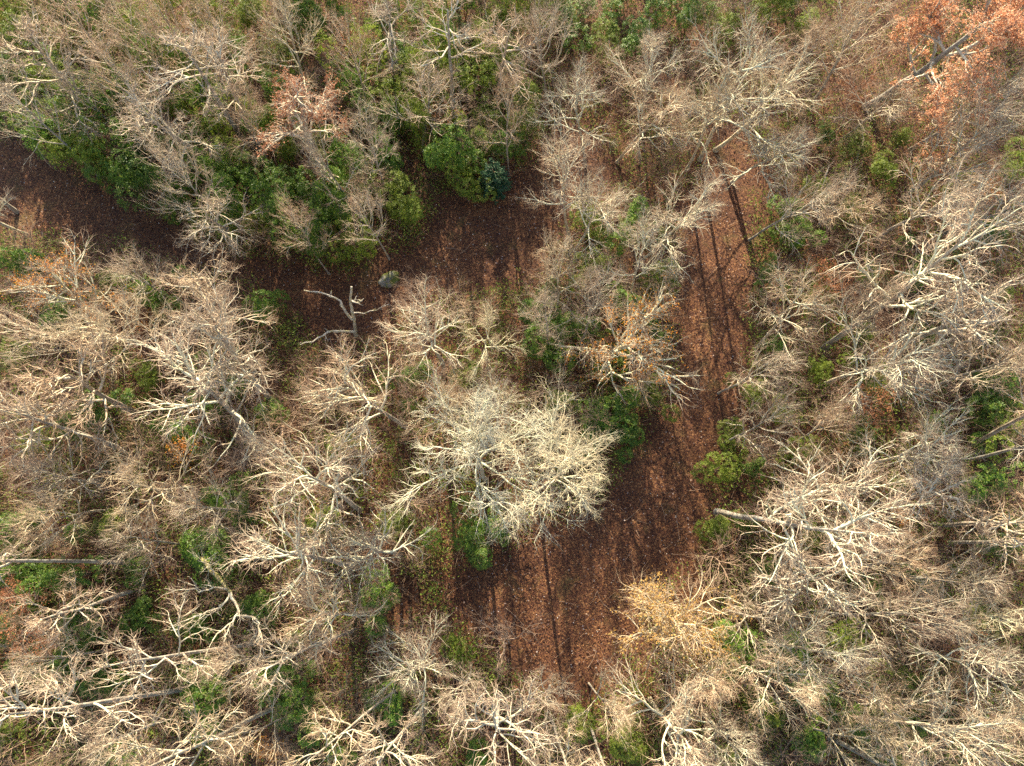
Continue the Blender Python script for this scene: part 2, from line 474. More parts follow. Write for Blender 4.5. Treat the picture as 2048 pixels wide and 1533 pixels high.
NAME = {'O': 'bare_tree', 'OP': 'bare_tree', 'P': 'bare_tree', 'B': 'bare_tree', 'C': 'bare_tree', 'W': 'bare_tree', 'S': 'bare_sapling', 'RUST': 'autumn_oak_tree', 'ORANGE': 'autumn_oak_tree',
        'FLECK': 'autumn_tree', 'GOLD': 'autumn_tree', 'SRUST': 'autumn_sapling', 'SAMBER': 'autumn_sapling'}
ZC = {'O': 11.5, 'OP': 11.5, 'P': 14.5, 'B': 10.0, 'C': 10.5, 'W': 9.5, 'S': 3.9, 'RUST': 11.0, 'ORANGE': 11.5, 'FLECK': 9.5, 'GOLD': 6.5, 'SRUST': 3.2, 'SAMBER': 2.6}
GROUP = {'bare_tree': 'leafless trees of the wood', 'bare_sapling': 'leafless saplings under the trees', 'autumn_sapling': 'saplings with autumn leaves'}
CAT = {'bare_tree': 'tree', 'autumn_oak_tree': 'tree', 'autumn_tree': 'tree', 'bare_sapling': 'sapling', 'autumn_sapling': 'sapling'}
PLANTED = []          # (kind name, crown pixel, object, ground x, ground y, radius)
RND = random.Random(5)
COUNT = {}

def plant(typ, px, py, rpx, base=None, label=None):
    k = COUNT.get(typ, 0); COUNT[typ] = k + 1
    pr = PROTO[typ][k % len(PROTO[typ])]
    zc = ZC[typ] * RND.uniform(0.9, 1.1)
    if base:
        B = at(*base)
        best = None
        for z in np.arange(ZC[typ] * 0.7, ZC[typ] * 1.35, 0.2):
            X = at(px, py, z)
            dd = np.linalg.norm((X - B)[:2])
            if best is None or dd < best[0]:
                best = (dd, z, X)
        dd, zc, X = best
        off = (X - B)[:2]
        if dd > zc * 0.32:
            B = B.copy(); B[:2] += off * (1 - zc * 0.32 / dd)
    else:
        X = at(px, py, zc)
        B = X.copy(); B[2] = 0
        B[0] += RND.gauss(0, 0.05) * zc; B[1] += RND.gauss(0, 0.05) * zc
    Rm = rpx * 1.12 * depth(X) / FPX
    axis = Vector(X - B).normalized()
    o = empty(NAME[typ], (B[0], B[1], 0.0))
    q = Vector((0, 0, 1)).rotation_difference(axis) @ Quaternion((0, 0, 1), RND.uniform(0, 6.283))
    o.rotation_mode = 'QUATERNION'; o.rotation_quaternion = q
    sx = min(1.5, max(0.5, Rm / pr['R'])); sz = min(1.45, max(0.6, (X - B).dot(X - B) ** 0.5 / pr['zc']))
    o.scale = (sx, sx, sz)
    part('trunk', pr['trunk'], o)
    c = part('crown', pr['crown'], o)
    for me in pr['limb']:
        part('limb', me, c)
    if pr['leaves']:
        part('leaves', pr['leaves'], o)
    n = NAME[typ]
    tag(o, label, CAT[n], GROUP.get(n))
    PLANTED.append((typ, (px, py), o, float(B[0]), float(B[1]), Rm))
    return o

# ------------------------------------------------------------------ the ground
def build_ground():
    rng = np.random.default_rng(3)
    n = 140
    xs = np.linspace(-170, 170, n); ys = np.linspace(-120, 220, n)
    X, Y = np.meshgrid(xs, ys)
    Z = 0.05 * np.sin(X * 0.21) * np.cos(Y * 0.17) - 0.07
    V = np.stack([X, Y, Z], axis=-1).reshape(-1, 3)
    i = (np.arange(n - 1)[:, None] * n + np.arange(n - 1)[None]).ravel()
    Q = np.stack([i, i + 1, i + n + 1, i + n], axis=1)
    g = Geo(); g.add(V, Q)
    o = bpy.data.objects.new('ground', g.mesh('ground', [M_GROUND])); COL.objects.link(o)
    tag(o, 'woodland floor covered in brown fallen leaves', kind='structure')
build_ground()

def rand_in_frame(rng, n, pad=120):
    px = rng.uniform(-pad, 2048 + pad, n); py = rng.uniform(-pad, 1533 + pad, n)
    d = _f[None] * FPX + _r[None] * (px - 1024)[:, None] + _u[None] * (766.5 - py)[:, None]
    t = -CAM_H / d[:, 2]
    return (EYE[None] + d * t[:, None])[:, :2], px, py

def path_mask(P):
    out = np.zeros(len(P), bool)
    for poly in PATH_W:
        c = np.zeros(len(P), bool)
        for i in range(len(poly)):
            x1, y1 = poly[i]; x2, y2 = poly[i - 1]
            if y1 == y2:
                continue
            s = ((y1 > P[:, 1]) != (y2 > P[:, 1])) & (P[:, 0] < (x2 - x1) * (P[:, 1] - y1) / (y2 - y1) + x1)
            c ^= s
        out |= c
    return out

def build_litter():
    rng = np.random.default_rng(8)
    P, px, py = rand_in_frame(rng, 210000, 40)
    m = path_mask(P + rng.normal(0, 0.5, P.shape))
    keep = m | (rng.uniform(0, 1, len(P)) < 0.32)
    P = P[keep]
    C = np.concatenate([P, rng.uniform(0.0, 0.05, (len(P), 1))], axis=1)
    V, Q = leaf_quads(rng, C, 0.115, 0.75, 0.75)
    g = Geo(); g.add(V, Q)
    o = bpy.data.objects.new('leaf_litter', g.mesh('leaf_litter', [M_LITTER], False)); COL.objects.link(o)
    tag(o, 'fallen brown leaves scattered over the path and woodland floor', kind='stuff')
build_litter()

def build_sticks():
    rng = np.random.default_rng(19)
    P, px, py = rand_in_frame(rng, 1500, 20)
    N = len(P)
    S = np.concatenate([P, np.full((N, 1), 0.045)], axis=1)
    a = rng.uniform(0, 6.28, N)
    D = np.stack([np.cos(a), np.sin(a), rng.normal(0.03, 0.05, N)], axis=1)
    Q1, R1 = grow(rng, S, D, rng.gamma(2.0, 0.45, N) + 0.2, rng.uniform(0.008, 0.028, N), np.full(N, 0.006), 5, 0.12)
    Q1[..., 2] = np.clip(Q1[..., 2], 0.02, 0.2)
    g = Geo(); tubes(g, Q1, R1, 4)
    o = bpy.data.objects.new('fallen_sticks', g.mesh('fallen_sticks', [M_SAP])); COL.objects.link(o)
    tag(o, 'small fallen sticks lying among the dead leaves', kind='stuff')
build_sticks()

# ------------------------------------------------------------------ named trees: type, crown x, y, radius (photo pixels), base pixel or None, label
TREES = [
 # upper left wood
 ('O', 50, 105, 120, (195, 250), 'wide bare tree in the upper left corner, its thick trunk leaning outwards'),
 ('B', 150, 180, 85, (260, 290), 'bare tree whose long limb reaches over the upper edge of the western path'),
 ('P', 370, 115, 115, (490, 288), 'tall bare tree with two parallel grey trunks beside it above the laurel thicket'),
 ('P', 440, 125, 85, (522, 312), 'tall bare tree with a straight grey trunk rising from laurel, left of the russet oak'),
 ('O', 290, 235, 110, (440, 330), 'bare tree with a pinkish forked limb hanging towards the western path bend'),
 ('B', 335, 335, 72, None, 'small tan feathery tree on the thicket edge above the western path'),
 ('O', 440, 425, 85, (462, 470), 'curly branched bare tree overhanging the dark laurel where the western path bends'),
 ('RUST', 605, 225, 115, (648, 360), 'tall oak still hung with rusty brown leaves in the upper left wood'),
 ('B', 545, 45, 85, None, 'grey bare tree just above the russet oak at the top edge'),
 ('B', 250, 45, 85, None, 'fine branched bare tree at the top edge, second crown in from the left corner'),
 ('B', 590, 440, 60, None, 'small pale twiggy tree in the dark laurel corner above the mossy boulder'),
 ('B', 20, 180, 70, None, 'bare tree cut by the left edge, just above the western path'),
 ('B', 420, 30, 80, None, 'bare grey tree at the top edge above the two parallel trunks'),
 # top middle
 ('P', 903, 70, 100, (905, 268), 'tall gnarled bare tree with a long grey upright trunk at the top centre'),
 ('P', 1003, 95, 75, (990, 160), 'gnarled bare tree with a short visible grey trunk, right of the long upright trunk'),
 ('B', 850, 190, 95, (845, 300), 'brownish grey bare tree with tangled branches, left of the long upright trunk'),
 ('P', 775, 45, 75, (772, 130), 'bare tree at the top edge between the russet oak and the long upright trunk'),
 ('C', 1155, 185, 100, (1170, 330), 'cream fan shaped bare tree where the western path disappears under crowns'),
 ('C', 1128, 330, 90, (1138, 475), 'pale starburst bare tree at the right end of the western path'),
 ('C', 1290, 115, 90, (1285, 250), 'pale feathery bare tree at the head of the wood, right of the fan shaped tree'),
 ('C', 1330, 215, 100, (1235, 325), 'pale bare tree leaning right from a lichen spotted trunk near the path end'),
 ('C', 1205, 415, 105, (1150, 500), 'pale spreading tree over the green corner between path and straight track'),
 ('C', 1375, 430, 90, (1270, 530), 'greenish pale broom shaped tree leaning over the straight track'),
 ('B', 1085, 35, 75, None, 'dull bare tree at the top edge above the fan shaped tree'),
 ('B', 700, 90, 70, None, 'grey bare tree between the russet oak and the top edge'),
 # top right
 ('C', 1490, 115, 125, (1400, 320), 'pale feathery crown spreading up from the head of the straight track'),
 ('C', 1550, 195, 130, (1432, 300), 'large pale forked tree bending right over the head of the straight track'),
 ('C', 1570, 300, 95, (1440, 345), 'pale tree whose long limbs cross the sunlit top of the straight track'),
 ('B', 1640, 395, 80, (1500, 480), 'greyish bare tree on the right bank of the straight track near its head'),
 ('ORANGE', 1915, 70, 150, (1735, 215), 'big oak covered in bright orange red leaves in the upper right corner'),
 ('B', 1725, 45, 85, None, 'brownish bare tree at the top edge, left of the orange oak'),
 ('B', 1640, 90, 80, (1580, 160), 'bare tree with arching twigs between the orange oak and the pale forked tree'),
 ('B', 1980, 185, 110, (1820, 300), 'bare tree with long straight stems just below the orange oak'),
 ('B', 1960, 290, 110, (1800, 400), 'second bare tree below the orange oak at the right edge'),
 ('B', 1790, 190, 80, (1690, 275), 'bare tree under the left side of the orange oak with a dark leaning trunk'),
 ('B', 1905, 395, 110, (1750, 480), 'tan bushy crowned tree at the right, between orange oak and the great leaning tree'),
 ('B', 2030, 400, 100, (1880, 470), 'tan tree cut by the right edge above the great leaning tree'),
 ('B', 1740, 400, 85, (1640, 450), 'bare greenish tree right of the straight track head'),
 ('C', 1425, 210, 85, None, 'pale tree crown between the two feathery crowns at the track head'),
 # middle left
 ('FLECK', 125, 575, 100, (230, 660), 'bare tree dotted with a few orange leaves on the far left below the path'),
 ('B', 280, 550, 80, (350, 600), 'pinkish grey bare tree along the lower edge of the western path'),
 ('O', 385, 575, 98, (470, 660), 'bare tree with fine upright branches on the lower path edge, above the big oak'),
 ('B', 215, 620, 115, (340, 720), 'pale bare tree with long slanting stems, below the orange dotted tree'),
 ('O', 435, 650, 130, (548, 808), 'large bare oak with the thickest grey trunk, left of the yellowish bare tree'),
 ('OP', 405, 790, 140, (520, 880), 'large bare oak with gnarled cream limbs reaching down over small orange leaves'),
 ('O', 150, 745, 130, (280, 830), 'gnarled bare oak on the left with a crooked bent limb'),
 ('B', 50, 650, 90, None, 'bare tree cut by the left edge, below the orange dotted tree'),
 ('O', 45, 830, 105, None, 'bare oak at the left edge below the crooked limb oak'),
 ('B', 105, 945, 95, (220, 980), 'pinkish pale broom tree low at the left edge'),
 ('B', 260, 965, 100, (370, 1000), 'tan bushy tree between the pinkish broom tree and the dark evergreen'),
 ('OP', 620, 955, 135, (720, 1020), 'wide cream limbed tree left of the great white crowned tree'),
 ('OP', 705, 750, 125, (820, 862), 'yellowish bare tree with spread limbs and short trunk, left of the great white crown'),
 ('B', 540, 885, 75, None, 'fine twiggy tree between the gnarled oak and the cream limbed tree'),
 ('B', 380, 1010, 85, None, 'dull bare tree above the mossy leaning trunk'),
 ('B', 640, 830, 60, None, 'slender bare tree under the yellowish bare tree'),
 # middle
 ('OP', 865, 640, 85, (888, 742), 'pale bare tree with a curved grey trunk between the dead snag and the amber tree'),
 ('C', 985, 665, 70, (960, 720), 'small pale tree right of the curved trunk tree'),
 ('S', 850, 585, 55, None, 'grey thin tree standing on the leaf covered ground above the curved trunk tree'),
 ('B', 1095, 620, 70, (1095, 705), 'slim tree with a straight thin trunk over the green bush in the middle'),
 ('FLECK', 1245, 690, 135, (1190, 730), 'bare tree sprinkled with amber leaves left of the straight track'),
 ('C', 885, 805, 80, None, 'pale fine twigged tree on top of the great white crown'),
 ('W', 945, 885, 170, (970, 960), 'great white crowned tree above the clearing, widest and palest of all'),
 ('W', 1110, 942, 168, (1075, 985), 'white right hand crown beside the great white tree, reaching over the clearing'),
 ('C', 1000, 800, 85, None, 'pale crown behind the great white tree, next to the green bush'),
 ('B', 1120, 520, 75, None, 'brownish bare tree beside the sunlit patch at the right end of the western path'),
 ('B', 1200, 590, 70, None, 'thin tree in the island of trees above the amber sprinkled tree'),
 ('C', 1290, 480, 70, None, 'pale tree on the left edge of the straight track, above the amber sprinkled tree'),
 # middle right
 ('C', 1600, 590, 88, (1510, 700), 'pale starburst tree on the right edge of the straight track'),
 ('OP', 1900, 500, 150, (1650, 695), 'great leaning tree with a long thick trunk, at the right of the picture'),
 ('O', 1960, 620, 120, (1770, 720), 'bare tree with forked pale limbs below the great leaning tree'),
 ('C', 1800, 710, 140, (1640, 772), 'pale tree with a lit forked limb spreading right, below the starburst tree'),
 ('B', 1650, 850, 85, (1580, 890), 'tan broom tree right of the straight track bend'),
 ('C', 1860, 895, 120, (1700, 930), 'feathery pale tree fanning right towards two fallen looking trunks'),
 ('OP', 1690, 955, 130, (1560, 990), 'white gnarled tree above the horizontal white trunk'),
 ('B', 1545, 720, 70, None, 'low bare tree on the right track edge, below the starburst tree'),
 ('B', 1535, 830, 62, None, 'low greenish bare tree on the right track edge above the bright green bush'),
 ('B', 1770, 600, 85, None, 'brownish tree between the starburst tree and the great leaning tree'),
 ('P', 2130, 800, 95, (1938, 892), 'tree whose brown trunk slants out of the right edge above the evergreen bushes'),
 ('P', 2140, 870, 90, (1932, 922), 'tree whose thin grey trunk slants out of the right edge over evergreen bushes'),
 ('B', 2000, 720, 85, None, 'bare tree at the right edge above the evergreen bushes'),
 # bottom left
 ('P', -130, 1105, 100, (255, 1127), 'tall tree with a long level pale trunk running out of the left edge'),
 ('P', 110, 1235, 92, (285, 1176), 'pale starry crowned tree at the left, below the long level trunk'),
 ('P', -110, 1430, 90, (132, 1360), 'tree whose grey trunk runs out of the left edge below the starry crowned tree'),
 ('P', 300, 1330, 110, (525, 1284), 'tree with a long slanting trunk and russet twig tips above the round dark shrub'),
 ('P', 55, 1445, 110, (375, 1377), 'tree with a long slanting trunk ending in a white crown in the lower left corner'),
 ('P', 340, 1520, 120, (565, 1408), 'pale forked tree with a long bright trunk at the bottom left edge'),
 ('P', 555, 1330, 75, (705, 1262), 'small crowned tree whose trunk slants down left of the clearing'),
 ('OP', 610, 1120, 120, (710, 1130), 'white tree with thick curling limbs left of the clearing'),
 ('OP', 640, 1235, 95, (740, 1225), 'white tree with drooping branches below the thick curling limbs'),
 ('P', 660, 1480, 70, (802, 1372), 'tree with a small white star crown at the bottom edge'),
 ('C', 820, 1335, 100, (870, 1320), 'broom shaped tree at the lower left corner of the clearing'),
 ('B', 205, 1480, 80, (330, 1440), 'bare tree at the bottom left between two slanting trunks'),
 ('B', 490, 1480, 70, None, 'low twiggy tree at the bottom edge beside the bright forked trunk'),
 ('B', 60, 1320, 75, None, 'brownish tree at the left edge under the starry crowned tree'),
 ('B', 60, 1020, 80, None, 'twiggy tree at the left edge above the long level trunk'),
 ('B', 250, 1070, 80, None, 'brownish twiggy tree at the foot of the long level trunk'),
 ('B', 450, 1330, 70, None, 'grey tree between the long slanting trunk and the round dark shrub'),
 # bottom middle
 ('OP', 755, 1090, 105, (800, 1110), 'pale tree whose limbs reach down to the left tip of the clearing'),
 ('P', 985, 1480, 115, (1000, 1388), 'white forked tree at the bottom centre'),
 ('B', 925, 1405, 65, (942, 1345), 'small pale tree on the bottom edge of the clearing'),
 ('P', 770, 1520, 90, (852, 1408), 'tree at the bottom edge with a white trunk bending to the lower left'),
 ('P', 1135, 1550, 80, (1102, 1436), 'tree at the bottom edge with a single thin white trunk'),
 ('P', 1235, 1590, 80, (1180, 1452), 'tree with twin white trunks leaving the bottom edge'),
 ('GOLD', 1355, 1225, 140, (1310, 1260), 'young tree with thin golden leaves on the lower right side of the clearing'),
 ('S', 1020, 1295, 80, None, 'thin pinkish multi stemmed sapling at the bottom edge of the clearing'),
 ('C', 1345, 1470, 150, (1300, 1400), 'dazzling white tree at the bottom, right of the twin trunks'),
 ('B', 1215, 1420, 65, None, 'small tan tree at the bottom tip of the clearing'),
 ('B', 1090, 1410, 70, None, 'pinkish twiggy tree at the bottom tip of the clearing'),
 # bottom right
 ('OP', 1685, 1050, 140, (1435, 1025), 'white tree with a level bright trunk starting at the green bush by the track'),
 ('OP', 1640, 1160, 125, (1500, 1150), 'white tree with curling limbs under the level bright trunk'),
 ('S', 1450, 1105, 65, None, 'pinkish leafless shrub like tree between the green bush and the golden tree'),
 ('B', 1525, 1235, 85, (1450, 1220), 'tan feathery tree right of the golden tree'),
 ('C', 1665, 1300, 110, (1510, 1290), 'pale tree branching right from a short orange lit trunk'),
 ('B', 1790, 1130, 115, (1650, 1130), 'dense pale tree in the middle of the lower right wood'),
 ('B', 1835, 1235, 95, (1620, 1222), 'tree with a thin orange lit level stem in the lower right wood'),
 ('B', 1930, 1160, 85, (1800, 1150), 'reddish twigged tree near the right edge'),
 ('C', 2000, 1230, 95, (1850, 1262), 'pale tree slanting out of the right edge below the reddish tree'),
 ('C', 1970, 1335, 115, (1810, 1300), 'bright white tree at the right edge, third up from the corner'),
 ('C', 1590, 1370, 95, (1450, 1320), 'feathery pale tree leaning down right from the golden tree'),
 ('C', 1900, 1450, 125, (1670, 1428), 'bright white tree with a level trunk in the lower right corner'),
 ('P', 1900, 1590, 100, (1660, 1475), 'tree whose pale trunk slants out of the bottom edge on the right'),
 ('P', 2110, 1570, 100, (1930, 1492), 'tree whose bright trunk slants out of the lower right corner'),
 ('C', 1470, 1490, 95, (1400, 1420), 'white tree at the bottom edge, right of the dazzling white tree'),
 ('B', 1425, 1355, 70, None, 'greenish bare tree below the golden tree'),
 ('P', 2040, 1040, 100, (1870, 1050), 'curly branched tree with an arching grey trunk at the right edge'),
 ('P', 2080, 1090, 90, (1900, 1085), 'tree with a dark level trunk at the right edge under the arching trunk'),
 ('B', 1770, 1390, 85, (1640, 1370), 'fine twiggy tree above the level trunk in the lower right corner'),
 ('C', 2030, 1440, 95, (1860, 1400), 'bright tree crown cut by the right edge near the lower corner'),
 ('B', 1720, 1480, 80, None, 'tan tree at the bottom edge above the slanting pale trunk'),
 ('P', 1870, 1000, 90, (1740, 1010), 'pale tree beside small yellow leaves right of the level bright trunk'),
]
for typ, px, py, rp_, base, label in TREES:
    plant(typ, px, py, rp_, base, label)

for typ, px, py, rp_, base, label in [
 ('B', 230, 140, 90, None, 'grey tree in the upper left wood between the corner tree and the two parallel trunks'),
 ('B', 330, 30, 80, None, 'tall grey tree at the top edge above the two parallel trunks, left of another'),
 ('B', 130, 20, 85, None, 'grey tree at the top edge just right of the upper left corner tree'),
 ('B', 640, 300, 70, None, 'thin grey tree hidden behind the lower russet oak branches'),
 ('B', 720, 260, 70, None, 'thin grey tree right of the russet oak trunk'),
 ('B', 720, 400, 55, None, 'low pale tree left of the bright yellow green laurel'),
 ('B', 480, 210, 70, None, 'slender grey tree between the parallel trunks and the russet oak'),
 ('B', 1010, 200, 60, None, 'thin tree right of the gnarled tree with the short trunk'),
]:
    plant(typ, px, py, rp_, base, label)

# small leafy saplings the photo shows
for typ, px, py, rp_, label in [
    ('SAMBER', 365, 890, 45, 'sapling with bright orange leaves under the gnarled oak limbs'),
    ('SAMBER', 260, 600, 45, 'sapling with scattered orange leaves below the orange dotted tree'),
    ('SRUST', 1735, 805, 45, 'rusty leaved sapling right of the straight track bend'),
    ('SRUST', 880, 235, 38, 'rust coloured sapling at the foot of the long upright trunk'),
    ('SRUST', 700, 85, 40, 'rusty sapling behind the russet oak near the top edge'),
    ('SRUST', 1705, 195, 36, 'orange brown sapling under the left side of the orange oak'),
    ('SRUST', 30, 1200, 48, 'orange brown leaved sapling at the left edge by the starry crowned tree'),
    ('SRUST', 60, 1290, 45, 'orange brown leaved sapling at the left edge, below the starry crowned tree'),
    ('SAMBER', 1790, 1035, 40, 'sapling with small yellow leaves right of the level bright trunk'),
    ('SRUST', 1930, 1290, 40, 'reddish sapling below the reddish twigged tree at the right edge'),
    ('SAMBER', 1960, 385, 45, 'sapling with amber leaves between orange oak and great leaning tree'),
    ('SAMBER', 540, 1490, 45, 'amber leaved sapling beside the bright forked trunk at the bottom'),
    ('SRUST', 1660, 560, 42, 'rusty sapling on the bank right of the pale starburst tree'),
]:
    plant(typ, px, py, rp_, None, label)

# ------------------------------------------------------------------ the dead snag and the mossy leaning tree: traced limbs with their own depth
def poly_branch(pts, n):
    pts = np.array(pts, float)
    s = np.concatenate([[0], np.cumsum(np.linalg.norm(np.diff(pts, axis=0), axis=1))])
    t = np.linspace(0, s[-1], n + 1)
    return np.stack([np.interp(t, s, pts[:, k]) for k in range(3)], axis=1)

def special(name, label, cat, base, trunk_pts, limbs_pts, tr, tmat, lmat, twigs=0, seed=1):
    rng = np.random.default_rng(seed)
    B = at(*base)
    o = empty(name, (B[0], B[1], 0))
    tag(o, label, cat)
    def loc(p):
        q = at(p[0], p[1], p[2]) - B
        return q
    T = poly_branch([loc(p) for p in trunk_pts], 14)
    T[1:-1] += rng.normal(0, 0.035, T[1:-1].shape)
    g = Geo(); rad = np.linspace(tr, tr * 0.5, 15) * rng.uniform(0.9, 1.1, 15); rad[0] *= 1.4
    tubes(g, T[None], rad[None], 9); cap(g, T[None], rad[None], 9)
    part('trunk', g.mesh('trunk', [tmat]), o)
    for pts, r0 in limbs_pts:
        P = poly_branch([loc(p) for p in pts], 10)
        P[1:-1] += rng.normal(0, 0.05, P[1:-1].shape)
        rr = np.linspace(r0, r0 * 0.4, 11) * rng.uniform(0.85, 1.15, 11)
        g = Geo(); tubes(g, P[None], rr[None], 7); cap(g, P[None], rr[None], 7)
        if twigs:
            S2, D2, p2, t2, _ = sprout(rng, P[None], rr[None], twigs, 0.25, 1, R(45), 0.25)
            P2, R2 = grow(rng, S2, D2, rng.uniform(0.7, 1.6, len(S2)), np.minimum(p2 * 0.6, 0.05), np.full(len(S2), 0.012), 6, 0.2)
            tubes(g, P2, R2, 4)
            S3, D3, p3, t3, _ = sprout(rng, P2, R2, 5, 0.2, 1, R(42), 0.25)
            P3, R3 = grow(rng, S3, D3, rng.uniform(0.25, 0.8, len(S3)), np.minimum(p3 * 0.7, 0.022), np.full(len(S3), 0.008), 4, 0.2)
            tubes(g, P3, R3, 3)
        else:
            S2, D2, p2, t2, _ = sprout(rng, P[None], rr[None], 7, 0.2, 0.95, R(58), 0.3, False)
            P2, R2 = grow(rng, S2, D2, rng.uniform(0.12, 0.75, len(S2)), p2 * 0.45, p2 * 0.2, 4, 0.3)
            tubes(g, P2, R2, 5); cap(g, P2, R2, 5)
        part('limb', g.mesh('limb', [lmat]), o)
    PLANTED.append((name, to_px(B), o, float(B[0]), float(B[1]), 2.0))
    return o

special('dead_snag', 'broken dead tree with a few bare bleached limbs beside the western path', 'tree', (712, 672),
        [(712, 672, -0.1), (708, 640, 2.5), (702, 612, 4.6), (700, 596, 5.6), (703, 574, 6.6)],
        [([(705, 640, 3.0), (690, 622, 3.8), (678, 600, 4.6), (655, 589, 5.0), (632, 584, 5.2), (608, 581, 5.3)], 0.11),
         ([(708, 664, 1.6), (682, 664, 2.4), (662, 661, 2.9), (645, 670, 3.1), (625, 683, 3.2), (600, 690, 3.3)], 0.10),
         ([(704, 626, 3.9), (728, 626, 4.4), (752, 621, 4.9), (778, 609, 5.3)], 0.055),
         ([(701, 602, 5.2), (714, 606, 5.5), (727, 598, 5.9)], 0.08)],
        0.15, M_DEAD, M_DEAD, 0, 4)
special('mossy_leaning_tree', 'mossy yellowish trunk leaning right with bare limbs, in front of the dark evergreen', 'tree', (372, 1092),
        [(372, 1092, -0.1), (395, 1112, 2.2), (425, 1142, 4.8), (450, 1172, 6.6), (462, 1186, 7.4)],
        [([(462, 1186, 7.4), (470, 1205, 7.9), (478, 1225, 8.3), (470, 1240, 8.8), (440, 1262, 9.4), (425, 1282, 9.8)], 0.09),
         ([(460, 1184, 7.3), (452, 1205, 7.8), (430, 1220, 8.3), (395, 1232, 8.8), (370, 1242, 9.1)], 0.08),
         ([(455, 1178, 7.0), (430, 1177, 7.4), (395, 1182, 7.9), (360, 1180, 8.4)], 0.06),
         ([(474, 1232, 8.4), (500, 1232, 8.8), (520, 1250, 9.1), (525, 1285, 9.4)], 0.07),
         ([(430, 1150, 5.4), (420, 1132, 6.0), (395, 1120, 6.8)], 0.05)],
        0.22, M_MOSSY, M_GREY, 7, 6)
# the grey stub at the far left edge of the path
plant('P', -320, 165, 80, (34, 424), 'tree whose grey trunk foot shows on the path at the far left edge')

# ------------------------------------------------------------------ mossy boulder
def boulder():
    rng = np.random.default_rng(2)
    nu, nv = 22, 11
    V = []
    for j in range(nv + 1):
        th = math.pi * j / nv
        for i in range(nu):
            ph = 2 * math.pi * i / nu
            d = np.array([math.sin(th) * math.cos(ph), math.sin(th) * math.sin(ph), math.cos(th)])
            k = 1 + 0.12 * math.sin(3 * d[0] + 1) + 0.14 * math.sin(5 * d[1] + 2 * d[2]) + 0.1 * math.sin(7 * d[0] - 3 * d[1]) + rng.normal(0, 0.03)
            V.append(d * k * np.array([1.05, 0.6, 0.38]))
    V = np.array(V)
    Q = np.array([[j * nu + i, j * nu + (i + 1) % nu, (j + 1) * nu + (i + 1) % nu, (j + 1) * nu + i] for j in range(nv) for i in range(nu)])
    g = Geo(); g.add(V, Q)
    o = bpy.data.objects.new('boulder', g.mesh('boulder', [M_ROCK])); COL.objects.link(o)
    p = at(776, 558, 0.2)
    o.location = (p[0], p[1], 0.12); o.rotation_euler = (0.1, -0.08, 0.5)
    tag(o, 'flat grey boulder patched with moss at the edge of the western path', 'boulder')
boulder()

# ------------------------------------------------------------------ evergreen shrubs
def make_shrub(seed, R0, H, ros, leaf_len, lmat, per=8, stem=True):
    rng = np.random.default_rng(seed)
    # lobes make the outline uneven
    lob = np.stack([rng.normal(0, 0.42, 7), rng.normal(0, 0.42, 7), rng.uniform(0.35, 0.85, 7)], axis=1)
    lr = rng.uniform(0.32, 0.55, 7)
    i = rng.integers(0, 7, ros)
    d = rng.normal(0, 1, (ros, 3)); d[:, 2] = np.abs(d[:, 2]) * 0.9 - 0.25; d = norm(d)
    C = (lob[i] + d * lr[i][:, None] * rng.uniform(0.6, 1.05, (ros, 1)) ** 0.5) * np.array([R0, R0, H])
    C[:, 2] = np.maximum(C[:, 2], 0.12)
    ax = norm(d * 0.7 + np.array([0, 0, 0.9]) + rng.normal(0, 0.25, (ros, 3)))
    # leaves around each rosette
    a0 = norm(np.cross(ax, rng.normal(0, 1, (ros, 3)))); b0 = np.cross(ax, a0)
    ph = (np.arange(per)[None] * 2 * np.pi / per + rng.uniform(0, 6.28, (ros, 1)) + rng.normal(0, 0.2, (ros, per)))
    out = a0[:, None] * np.cos(ph)[..., None] + b0[:, None] * np.sin(ph)[..., None]
    droop = rng.uniform(-0.35, 0.6, (ros, per, 1))
    out = norm(out + ax[:, None] * droop)
    L = leaf_len * rng.uniform(0.7, 1.25, (ros, per, 1))
    side = norm(np.cross(np.broadcast_to(ax[:, None], out.shape), out))
    base = C[:, None] + out * 0.02
    V = np.stack([base, base + out * L * 0.55 + side * L * 0.19, base + out * L - ax[:, None] * L * 0.12, base + out * L * 0.55 - side * L * 0.19], axis=2).reshape(-1, 3)
    k = np.arange(ros * per)[:, None] * 4
    Q = np.concatenate([k + np.array([[0, 1, 2]]), k + np.array([[0, 2, 3]])], axis=1).reshape(-1, 3)
    g = Geo(); g.add(V, Q)
    fol = g.mesh('foliage', [lmat], False)
    g = Geo()
    m = 9
    tip = C[rng.integers(0, ros, m)]
    P = np.linspace(0, 1, 6)[None, :, None] * tip[:, None]
    P[:, 1:-1] += rng.normal(0, 0.08, (m, 4, 3))
    P[:, 0, 2] = -0.08
    tubes(g, P, np.linspace(0.035, 0.012, 6)[None].repeat(m, 0), 4)
    st = g.mesh('stems', [M_SAP])
    return dict(foliage=fol, stem=st, R=R0 * 0.9)

